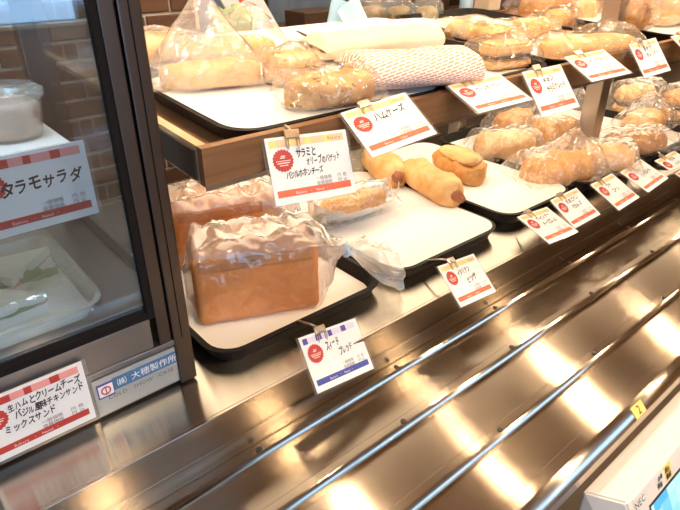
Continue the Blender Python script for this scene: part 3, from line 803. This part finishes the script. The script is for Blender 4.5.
put('bread_lid', wedge_mesh('bread_lid', .10, .075, .025, .046, M_pale_bread), wd)
put('clear_wrap', bag_mesh('clear_wrap', .135, .092, .054, M_film, 44, peak=(.75, 0, .02, .04)), wd)
wrapped('bagged_roll', 'golden roll behind the wedge, left of centre on the upper shelf', upper_in(488, 46), -.2, .11, .08, .045, M_bread, 51, gw, tilt=TL_)
wrapped('bagged_roll', 'pale roll in clear film at the back of the upper shelf below the tray rim', upper_in(465, 38), .1, .12, .08, .04, M_pale_bread, 52, gw, tilt=TL_, film_m=M_film2)
wrapped('bagged_roll', 'browned roll in film behind the long film-wrapped bread', upper_in(528, 38), -.3, .11, .07, .045, M_bread, 53, gw, tilt=TL_)
wrapped('long_bread', 'long cheese-topped bread in clear film in front of the steel post', upper_in(585, 57), -.30, .25, .085, .045, M_pale_bread, 54, gw, bagL=1.15, peak=(.35, 0, .025, .08), tilt=TL_)
wrapped('square_bread', 'small square-ended bread behind the long film-wrapped bread', upper_in(556, 30), -.05, .10, .06, .05, M_bread, 55, gw, tilt=TL_)
wrapped('bagged_roll', 'large golden roll at the top of the picture left of the steel post', upper_in(545, 17), -.1, .19, .11, .075, M_bread, 56, gw, tilt=TL_, peak=(.5, 0, .04, .1))
wrapped('bread_slice', 'bread in white wrap just left of the steel post', upper_in(583, 22), .2, .10, .06, .06, M_pale_bread, 57, gw, tilt=TL_, film_m=M_film2)
wrapped('brown_roll', 'dark brown roll in film just right of the steel post', upper(630, 28), .9, .085, .07, .07, M_dark_bread, 58, gw, tilt=TL_)
wrapped('bagged_roll', 'roll in a big pale milky bag at the upper right corner', upper(665, 22), 0, .20, .12, .10, M_pale_bread, 59, gw, tilt=TL_, film_m=M_film2, peak=(-.3, 0, .05, .1))

# ================================================================== PRICE CARDS
UC = 'price cards on the upper shelf'; LC = 'price cards on the lower trays'
price_card('large pale card with handwritten lines hanging at the left end of the upper shelf', (0.4305, 0.5701, 0.3224), (1.1436, -0.0618, -0.1825), .95, 'yellow',
    [('サラミと', -.021, -.029, .0135, .05, .030), ('オリーブのバゲット', -.007, -.041, .0120, .05, .052), ('バジルホホンチーズ', -.040, -.0555, .0105, .05, .056)], 1, 'wood', group=UC)
price_card('tilted price card with one line of large characters below the crusty roll', (0.5474, 0.5701, 0.3433), (0.5695, -0.1499, -0.0761), .90, 'yellow',
    [('ハムケーズ', -.018, -.034, .0165, .06, .060)], 2, 'metal', group=UC)
price_card('flat-lying price card with a wooden clip right of the baguette tip', (0.7665, 0.5701, 0.3437), (0.3187, -0.0871, -0.1663), .89, 'yellow',
    [('ウィンナーカレー', -.020, -.034, .0130, .04, .062)], 3, 'wood', group=UC)
price_card('steep price card with two handwritten lines below the second upper tray', (0.9589, 0.57, 0.3381), (0.8871, 0.0027, -0.0197), .97, 'yellow',
    [('チキン', -.016, -.030, .0145, .08), ('サラミブレッド', -.014, -.047, .0145, .06, .062)], 4, 'metal', group=UC)
price_card('flat-lying price card below the long film-wrapped bread', (1.1006, 0.5702, 0.3483), (0.4193, -0.0884, -0.1766), .88, 'yellow',
    [('コーンマヨパン', -.018, -.034, .0140, .04, .062)], 5, 'metal', group=UC)
price_card('upper shelf price card right of the steel post', (1.3418, 0.5701, 0.3481), (0.8906, -0.048, -0.0381), .90, 'yellow',
    [('ポテト', -.014, -.026, .0145, .06), ('ウィンナー', -.012, -.044, .0135, .06)], 6, 'metal', group=UC)
price_card('upper shelf price card cut off by the right edge of the picture', (1.548, 0.5701, 0.345), (0.6, -0.05, -0.04), .90, 'yellow',
    [('メロンパン', -.014, -.034, .0145, .06)], 7, 'metal', group=UC)
price_card('white card with violet header and blue footer below the nearer loaf', (0.4384, 0.540, 0.0335), (0.862, 0.163, -0.036), .93, 'blue',
    [('スィード', -.018, -.032, .0165, .06, .030), ('ブレッド', .004, -.046, .0145, .06, .030)], 8, 'metal', group=LC)
price_card('lower price card in front of the foil-wrapped sandwich tray', (0.7319, 0.540, 0.0422), (0.699, 0.161, 0.006), .90, 'yellow',
    [('イタリアン', -.020, -.032, .0155, .04, .042), ('ピッザ', -.004, -.050, .0150, .04, .034)], 9, 'metal', group=LC)
price_card('lower price card at the front corner of the hot dog tray', (1.0235, 0.575, 0.0373), (0.3442, 0.1145, 0.0117), .971, 'yellow',
    [('ウィンナー', -.018, -.028, .014, .04), ('チーズロール', -.014, -.046, .0145, .04, .056)], 10, 'metal', group=LC)
price_card('lower price card below the middle of the bagged heap', (1.1419, 0.5751, 0.0457), (0.5672, 0.0087, 0.0132), .90, 'yellow',
    [('たまごパン', -.018, -.028, .013, .04), ('マヨネーズ', -.012, -.046, .0130, .04, .045)], 11, 'metal', group=LC)
price_card('lower price card below the bag end that sags over the tray rim', (1.3126, 0.575, 0.0381), (0.4787, 0.0465, 0.0635), .977, 'yellow',
    [('ツナ', -.014, -.028, .014, .04), ('コーン', -.010, -.046, .0135, .04)], 12, 'metal', group=LC)
price_card('lower price card below the dark crusty loaf', (1.4603, 0.5751, 0.0367), (0.3818, -0.0556, 0.0418), .93, 'yellow',
    [('カレー', -.014, -.026, .014, .04), ('ミックスロール', -.014, -.046, .0140, .04, .056)], 13, 'metal', group=LC)
price_card('lower price card cut off by the right edge of the picture', (1.6697, 0.5751, 0.0163), (0.3293, -0.0289, -0.0093), .943, 'yellow',
    [('バジル', -.014, -.026, .014, .04), ('トマト', -.010, -.046, .0135, .04)], 14, 'metal', group=LC)

# ================================================================== COLD SHOWCASE
cs = thing('cold_showcase', 'bronze-framed glass cold showcase standing on the left of the counter', 'display case')
CX0, CX1, CY0, CY1, CZ1 = -.55, .253, .605, 1.02, .66
box('base_front', (CX0, CY0 + .004, .004), (CX1 - .012, CY0 + .02, .074), M_grey, cs)
box('base_ledge', (CX0, CY0 - .003, .070), (CX1 - .010, CY0 + .012, .078), M_grey, cs, .001)
box('lower_frame', (CX0, CY0, .078), (CX1 - .05, CY0 + .018, .122), M_grey, cs, .001)
box('bottom_gasket', (CX0, CY0 - .001, .122), (CX1 - .048, CY0 + .02, .131), M_gasket, cs)
box('side_gasket', (.202, CY0 - .0015, .122), (.210, CY0 + .009, CZ1), M_gasket, cs)
box('door_stile', (.210, CY0 - .003, .078), (.226, CY0 + .02, CZ1), M_bronze, cs, .001)
box('stile_groove', (.226, CY0 + .003, .078), (.2285, CY0 + .02, CZ1), M_gasket, cs)
box('corner_post', (.2285, CY0 - .004, .004), (CX1, CY0 + .03, CZ1), M_bronze, cs, .002)
box('corner_groove', (.2395, CY0 - .005, .078), (.2405, CY0, CZ1), M_gasket, cs)
box('front_glass', (CX0, CY0 + .006, .131), (.204, CY0 + .010, CZ1 - .02), M_glass, cs)
box('side_glass', (CX1 - .008, CY0 + .03, .125), (CX1 - .004, CY1 - .03, CZ1 - .02), M_glass, cs)
box('rear_post', (CX1 - .030, CY1 - .03, .004), (CX1, CY1, CZ1), M_bronze, cs, .002)
box('side_base', (CX1 - .014, CY0 + .03, .004), (CX1 - .002, CY1 - .03, .125), M_bronze, cs)
box('case_floor', (CX0, CY0 + .02, .100), (CX1 - .014, CY1 - .03, .120), M_grey, cs)
box('case_roof', (CX0, CY0, CZ1), (CX1, CY1, CZ1 + .03), M_bronze, cs, .002)
d1 = box('sliding_door', (-.05, CY1 - .028, .12), (.22, CY1 - .024, CZ1), M_glass, cs)
d2 = box('sliding_door', (-.5, CY1 - .018, .12), (.06, CY1 - .014, CZ1), M_glass, cs)
box('door_edge', (-.054, CY1 - .030, .12), (-.050, CY1 - .022, CZ1), M_grey, d1)
box('door_edge', (.06, CY1 - .020, .12), (.064, CY1 - .012, CZ1), M_grey, d2)
box('led_strip', (CX0, CY0 + .03, CZ1 - .016), (.19, CY0 + .045, CZ1 - .001), M_led, cs)
np_ = box('name_plate', (.119, CY0 - .001, .010), (.239, CY0 + .004, .066), pbr('name_plate', (.50, .56, .60), .3, .6), cs)
box('blue_band', (.143, CY0 - .0018, .041), (.235, CY0 - .001, .059), pbr('plate_blue', (.05, .17, .36), .4), np_)
box('logo_frame', (.123, CY0 - .0018, .036), (.1435, CY0 - .001, .0575), M_violet, np_)
box('logo_field', (.1245, CY0 - .0023, .0385), (.1425, CY0 - .0018, .055), M_white, np_)
lg = put('logo_ring', lathe_mesh('logo_ring', [(.0045, 0), (.0045, .0006), (.0062, .0006), (.0062, 0)], M_red, 24, caps=False), np_, (.1335, CY0 - .0023, .0468), (math.pi / 2, 0, 0))
box('logo_bar', (.1328, CY0 - .0029, .0405), (.1342, CY0 - .0023, .053), M_red, np_)
w1 = write('plate_lettering', [('㈱ 大穂製作所', 0, 0, .0125)], M_white, np_, z=0, hand=False); w1.location = (.148, CY0 - .0022, .0455); w1.rotation_euler = (math.pi / 2, 0, 0)
w2 = write('plate_lettering', [('COLD  SHOW  CASE', 0, 0, .0085)], M_print, np_, z=0, hand=False); w2.location = (.134, CY0 - .0014, .030); w2.rotation_euler = (math.pi / 2, 0, 0)
for zz in (.20, .345): pass
sbd = box('inner_shelf', (CX0, .662, .330), (.178, .93, .338), M_plastic_w, cs, .001)
# showcase cards
UP = (math.pi / 2, 0, 0)
tp = on_y(83, 140, .655)
price_card('red-striped card with one handwritten line on the shelf edge behind the showcase glass', (tp.x - .061, .655, tp.z), UP, 1.0, 'red',
    [('タラモサラダ', -.034, -.044, .0190, .04, .086)], 21, None)
tp = on_y(81, 361, CY0 - .006)
price_card('red-striped card with three handwritten lines leaning on the showcase base', (tp.x - .061, CY0 - .006, tp.z), UP, 1.0, 'red',
    [('生ハムとクリームチーズ', -.024, -.027, .0120, .02, .078), ('バジル風味チキンサンド', -.020, -.040, .0120, .02, .076), ('ミックスサンド', -.034, -.0545, .0130, .02, .056)], 22, None)

# salad cup on the inner shelf
pc = on_z(8, 134, .338)
pc = Vector((on_y(12, 128, .74).x, .735, .338))
dc = thing('salad_cup', 'round clear lidded cup of pinkish salad on the showcase shelf', 'cup', pc)
put('cup', lathe_mesh('cup', [(.030, .0005), (.031, .002), (.037, .048), (.0385, .049), (.0385, .051), (.0355, .050), (.0300, .004)], M_clear, 32), dc)
put('salad', lathe_mesh('salad', [(.028, .004), (.033, .036), (.026, .042), (.008, .045)], M_salad, 24), dc)
put('lid', lathe_mesh('lid', [(.0405, .046), (.0405, .0535), (.036, .0545), (.0345, .058), (.004, .0585)], M_clear, 32), dc)
# sandwich pack on the case floor
M_packbase = film('milky_pack', haze=.45, gloss=1.5, bump=.1, rough=.15)
sp = thing('sandwich_pack', 'clear hinged pack with white bread sandwich and lettuce in the showcase', 'sandwich', (.075, .775, .120), 0)
def rr(dx, z, r=.03, a=.098, b=.125): return [(x, y, z) for x, y in rrect(-a + dx, a - dx, -b + dx, b - dx, r)]
put('pack_base', loft('pack_base', [rr(.010, .0008), rr(.004, .018), rr(0, .020), rr(.0, .022), rr(.005, .022), rr(.012, .003)], M_packbase), sp)
put('pack_lid', loft('pack_lid', [rr(0, .0225), rr(.004, .0235), rr(.010, .046), rr(.018, .050)], M_clear, cap0=False), sp)
box('paper_mat', (-.082, -.108, .0035), (.082, .108, .005), M_paper, sp)
def tri(name, mat, z0, z1, loc, rz, k=1.0):
    pts = [(-.055 * k, -.03 * k), (.055 * k, -.03 * k), (0, .04 * k)]
    me = loft(name, [[(x, y, z0) for x, y in pts], [(x, y, z1) for x, y in pts]], mat)
    return put(name, me, sp, loc, (0, 0, rz))
for (lx, ly, rz_) in ((-.02, -.055, .1), (.02, .02, 3.0), (-.045, .05, .6)):
    tri('bread_slice', M_crumb, .006, .019, (lx, ly, 0), rz_); tri('ham_slice', M_ham, .0195, .0225, (lx + .003, ly + .002, 0), rz_ + .05, .98)
    tri('bread_slice', M_crumb, .023, .036, (lx, ly, 0), rz_)
    put('lettuce', bread_mesh('lettuce', .10, .022, .010, M_green, int(lx * 1000) % 17, lump=.8, fr=14), sp, (lx + .004, ly - .02, .018), (0, 0, rz_))

# ================================================================== REGISTER
rg = thing('cash_register', 'white point-of-sale terminal with a touch screen in front of the tray slide', 'register')
RX0, RX1, RYB, RYF, RZT = .653, 1.15, .196, .147, -.150
tl = math.radians(28)
dn = Vector((0, -math.sin(tl), -math.cos(tl)))            # down the sloping front
bt = Vector((0, RYF, RZT)) + dn * .26
XL = .624
vh = [(XL, RYB, RZT), (RX0, RYF, RZT), (RX0 + .01, bt.y, bt.z), (XL, RYB, bt.z), (RX1 + .03, RYB, RZT), (RX1, RYF, RZT), (RX1, bt.y, bt.z), (RX1 + .03, RYB, bt.z)]
hm = mesh('housing', vh, [(0, 1, 2, 3), (7, 6, 5, 4), (0, 4, 5, 1), (1, 5, 6, 2), (2, 6, 7, 3), (3, 7, 4, 0)], False, [M_plastic_w])
bmh = bmesh.new(); bmh.from_mesh(hm); bmesh.ops.recalc_face_normals(bmh, faces=bmh.faces[:]); bmesh.ops.bevel(bmh, geom=bmh.edges[:], offset=.003, segments=2, affect='EDGES'); bmh.to_mesh(hm); bmh.free()
put('housing', hm, rg)
fr_ = put('front_panel', box_mesh('front_panel', (.014, -.25, 0), (RX1 - RX0 - .012, -.004, .0012), M_plastic_w, .0005), rg)
fr_.location = (RX0, RYF, RZT); fr_.rotation_euler = (math.pi / 2 - tl, 0, 0)
rects('screen_bezel', [(.048, .366, -.246, -.034)], M_dark, fr_, .0012, .0018)
rects('screen', [(.052, .36, -.24, -.038)], M_screen, fr_, .0018, .0022)
write('maker_lettering', [('NEC', .015, -.021, .0145)], M_ink, fr_, z=.0016, hand=False)
rects('yellow_label', [(.108, .130, -.031, -.007)], M_yellow, fr_, .0012, .0018)
write('label_lettering', [('税込', .109, -.018, .009), ('価格', .109, -.028, .009)], M_ink, fr_, z=.0022)
write('label_lettering', [('会員', .085, -.017, .009), ('価格', .080, -.028, .009)], M_ink, fr_, z=.0022, seed=4)

# ================================================================== BEHIND THE SHELF
bc = thing('back_counter', 'dark wooden work counter behind the bread shelf', 'counter')
box('counter_top', (1.0, 1.5, .21), (4.2, 2.05, .24), M_darkwood, bc)
box('counter_front', (1.02, 1.53, -.85), (4.18, 1.55, .21), M_darkwood, bc)
def cloth(label, x0, x1, y, z0, z1, mat, seed, stripes=False):
    V, Fc = [], []; nx, nz = 30, 12
    for lay in (0, .006):
        for j in range(nz + 1):
            for i in range(nx + 1):
                u = i / nx; v = j / nz
                V.append((x0 + (x1 - x0) * u, y + lay + .016 * math.sin(u * 16 + seed + v) * (1.2 - v * .5) + .01 * noise.noise(Vector((u * 6, v * 3, seed))), z0 + (z1 - z0) * v))
    w = nx + 1; n = w * (nz + 1)
    for j in range(nz):
        for i in range(nx):
            a = j * w + i; Fc.append((a, a + 1, a + w + 1, a + w)); Fc.append((n + a, n + a + w, n + a + w + 1, n + a + 1))
    o = put('hanging_apron', mesh('hanging_apron', V, Fc, True, [mat]))
    return tag(o, label, 'apron')
cloth('slate blue folded apron hanging behind the baguettes', *(on_y(272, 20, 2.12).x, on_y(328, 20, 2.12).x), 2.12, .06, .75, M_denim, 1)
def stripe_mat():
    m = pbr('striped_denim', (.10, .13, .20), .85, 0, .1)
    nt = m.node_tree; b = [n for n in nt.nodes if n.type == 'BSDF_PRINCIPLED'][0]
    tc = N(nt, 'ShaderNodeTexCoord'); wv = N(nt, 'ShaderNodeTexWave'); wv.inputs['Scale'].default_value = 14
    nt.links.new(tc.outputs['Object'], wv.inputs['Vector'])
    rp = N(nt, 'ShaderNodeValToRGB'); rp.color_ramp.elements[0].position = .8; rp.color_ramp.elements[0].color = (.06, .08, .14, 1)
    rp.color_ramp.elements[1].position = .95; rp.color_ramp.elements[1].color = (.35, .38, .45, 1)
    nt.links.new(wv.outputs['Fac'], rp.inputs[0]); nt.links.new(rp.outputs[0], b.inputs['Base Color']); return m
cloth('dark blue pinstriped apron hanging near the top middle of the picture', *(on_y(500, 8, 2.12).x, on_y(535, 8, 2.12).x), 2.12, .05, .75, stripe_mat(), 3)
def leaning(name, label, cat, u0, u1, v, y, z0, hgt, mat, lean=.3, ry=0, th=.02, marks=None):
    a, b = on_y(u0, v, y), on_y(u1, v, y)
    t = thing(name, label, cat, ((a.x + b.x) / 2, y, z0)); w = b.x - a.x
    t.rotation_euler = (-lean, ry, 0)
    box('panel', (-w / 2, 0, 0), (w / 2, th, hgt), mat, t, .002)
    for mm, r in (marks or []): box('printed_mark', (r[0] * w, -.001, r[1] * hgt), (r[2] * w, 0, r[3] * hgt), mm, t)
    return t
zc = .2405
leaning('printed_carton', 'white carton with red and green marks leaning behind the bagged breads', 'carton', 250, 284, 10, 1.62, zc, .24, pbr('carton_white', (.66, .68, .70), .6), .25, -.45, .03,
        [(M_red, (-.1, .62, .2, .68)), (M_greenbag, (-.25, .78, .0, .86)), (M_bluepaper, (-.3, .2, .35, .3))])
def crumpled(name, label, u, v, y, z0, L, W, H, mat, seed, cat):
    p = on_y(u, v, y)
    o = put(name, bread_mesh(name, L, W, H, mat, seed, lump=.14, fr=5), None, (p.x, y, z0)); return tag(o, label, cat)
crumpled('blue_pouch', 'crumpled deep blue pouch behind the peaked bag', 224, 6, 1.84, zc, .17, .09, .17, M_bluebag, 3, 'pouch')
crumpled('green_pouch', 'pale green pouch behind the peaked bag, below the blue pouch', 232, 14, 1.56, zc, .12, .06, .13, M_greenbag, 5, 'pouch')
p = on_y(325, 21, 1.7); o = box('dark_box', (p.x - .09, 1.70, zc), (p.x + .09, 1.82, zc + .075), M_darkwood, None, .004); tag(o, 'flat dark brown box behind the white paper baguette', 'box')
def sheet(label, u, v, ry, w=.075, hh=.085):
    q = on_shelf(u, v, .0); t = thing('blue_sheet', label, 'paper', (q.x, q.y, sh_z(q.y) - .030), 0, 'pale blue papers behind the baguettes')
    t.rotation_euler = (-.15, ry, .1)
    V = [(-w / 2 + w * i / 8, (.004 * math.sin(i * .8) + dy), hh * j) for dy in (0, .002) for j in (0, 1) for i in range(9)]
    Fc = [(i, i + 1, i + 10, i + 9) for i in range(8)] + [(18 + i, 18 + i + 9, 18 + i + 10, 18 + i + 1) for i in range(8)]
    put('folded_sheet', mesh('folded_sheet', V, Fc, False, [M_bluepaper]), t)
sheet('pale blue paper sheet standing behind the baguettes, left of two', 336, 22, .45)
sheet('pale blue paper sheet tilted behind the baguettes, right of two', 362, 21, -.5)
for i, (u, lab) in enumerate(((372, 'brown bread in bluish film behind the baguettes, leftmost of three'), (398, 'brown bread in bluish film behind the baguettes, middle of three'), (425, 'brown bread in bluish film behind the baguettes, rightmost of three'))):
    q = on_shelf(u, 22, -.03)
    wrapped('bagged_roll', lab, (q.x, q.y, q.z), .2 * i, .085, .06, .040, M_dark_bread, 70 + i, 'bluish bags at the back of the upper shelf', peak=(.2 * i - .3, 0, .045, .05), tilt=TL_, crumple=.012,
            film_m=film('blue_film_%d' % i, tint=(.70, .86, 1), haze=.16, gloss=1.6, bump=.9, bscale=34))
p = on_y(442, 10, 1.75); t = thing('brown_cup', 'small dark brown cup on the back counter', 'cup', (p.x, 1.75, zc))
put('cup', lathe_mesh('cup', [(.022, 0), (.028, .09), (.030, .091), (.029, .093), (.026, .091), (.021, .004)], pbr('brown_cup', (.10, .04, .025), .4), 20), t); put('rim', lathe_mesh('rim', [(.0305, .0935), (.0305, .098), (.027, .098)], M_bluepaper, 20, caps=False), t)
p = on_y(466, 6, 1.75); t = thing('spray_bottle', 'pale blue bottle on the back counter', 'bottle', (p.x, 1.75, zc))
put('bottle', lathe_mesh('bottle', [(.028, 0), (.030, .004), (.030, .07), (.022, .088), (.011, .094), (.011, .104)], M_bottle, 24), t)
put('cap', lathe_mesh('cap', [(.013, .1045), (.013, .125), (.011, .127)], M_white, 16), t)
p = on_y(480, 8, 1.9); o = box('pink_packet', (p.x - .05, 1.9, zc), (p.x + .04, 1.95, zc + .10), pbr('pink_packet', (.62, .34, .38), .6), None, .008); tag(o, 'muted pink packet beside the pale blue bottle', 'packet')
p = on_y(493, 8, 1.78); o = box('cream_canister', (p.x - .045, 1.77, zc), (p.x + .045, 1.86, zc + .22), M_cream, None, .006); tag(o, 'cream coloured box left of the pinstriped apron', 'box')
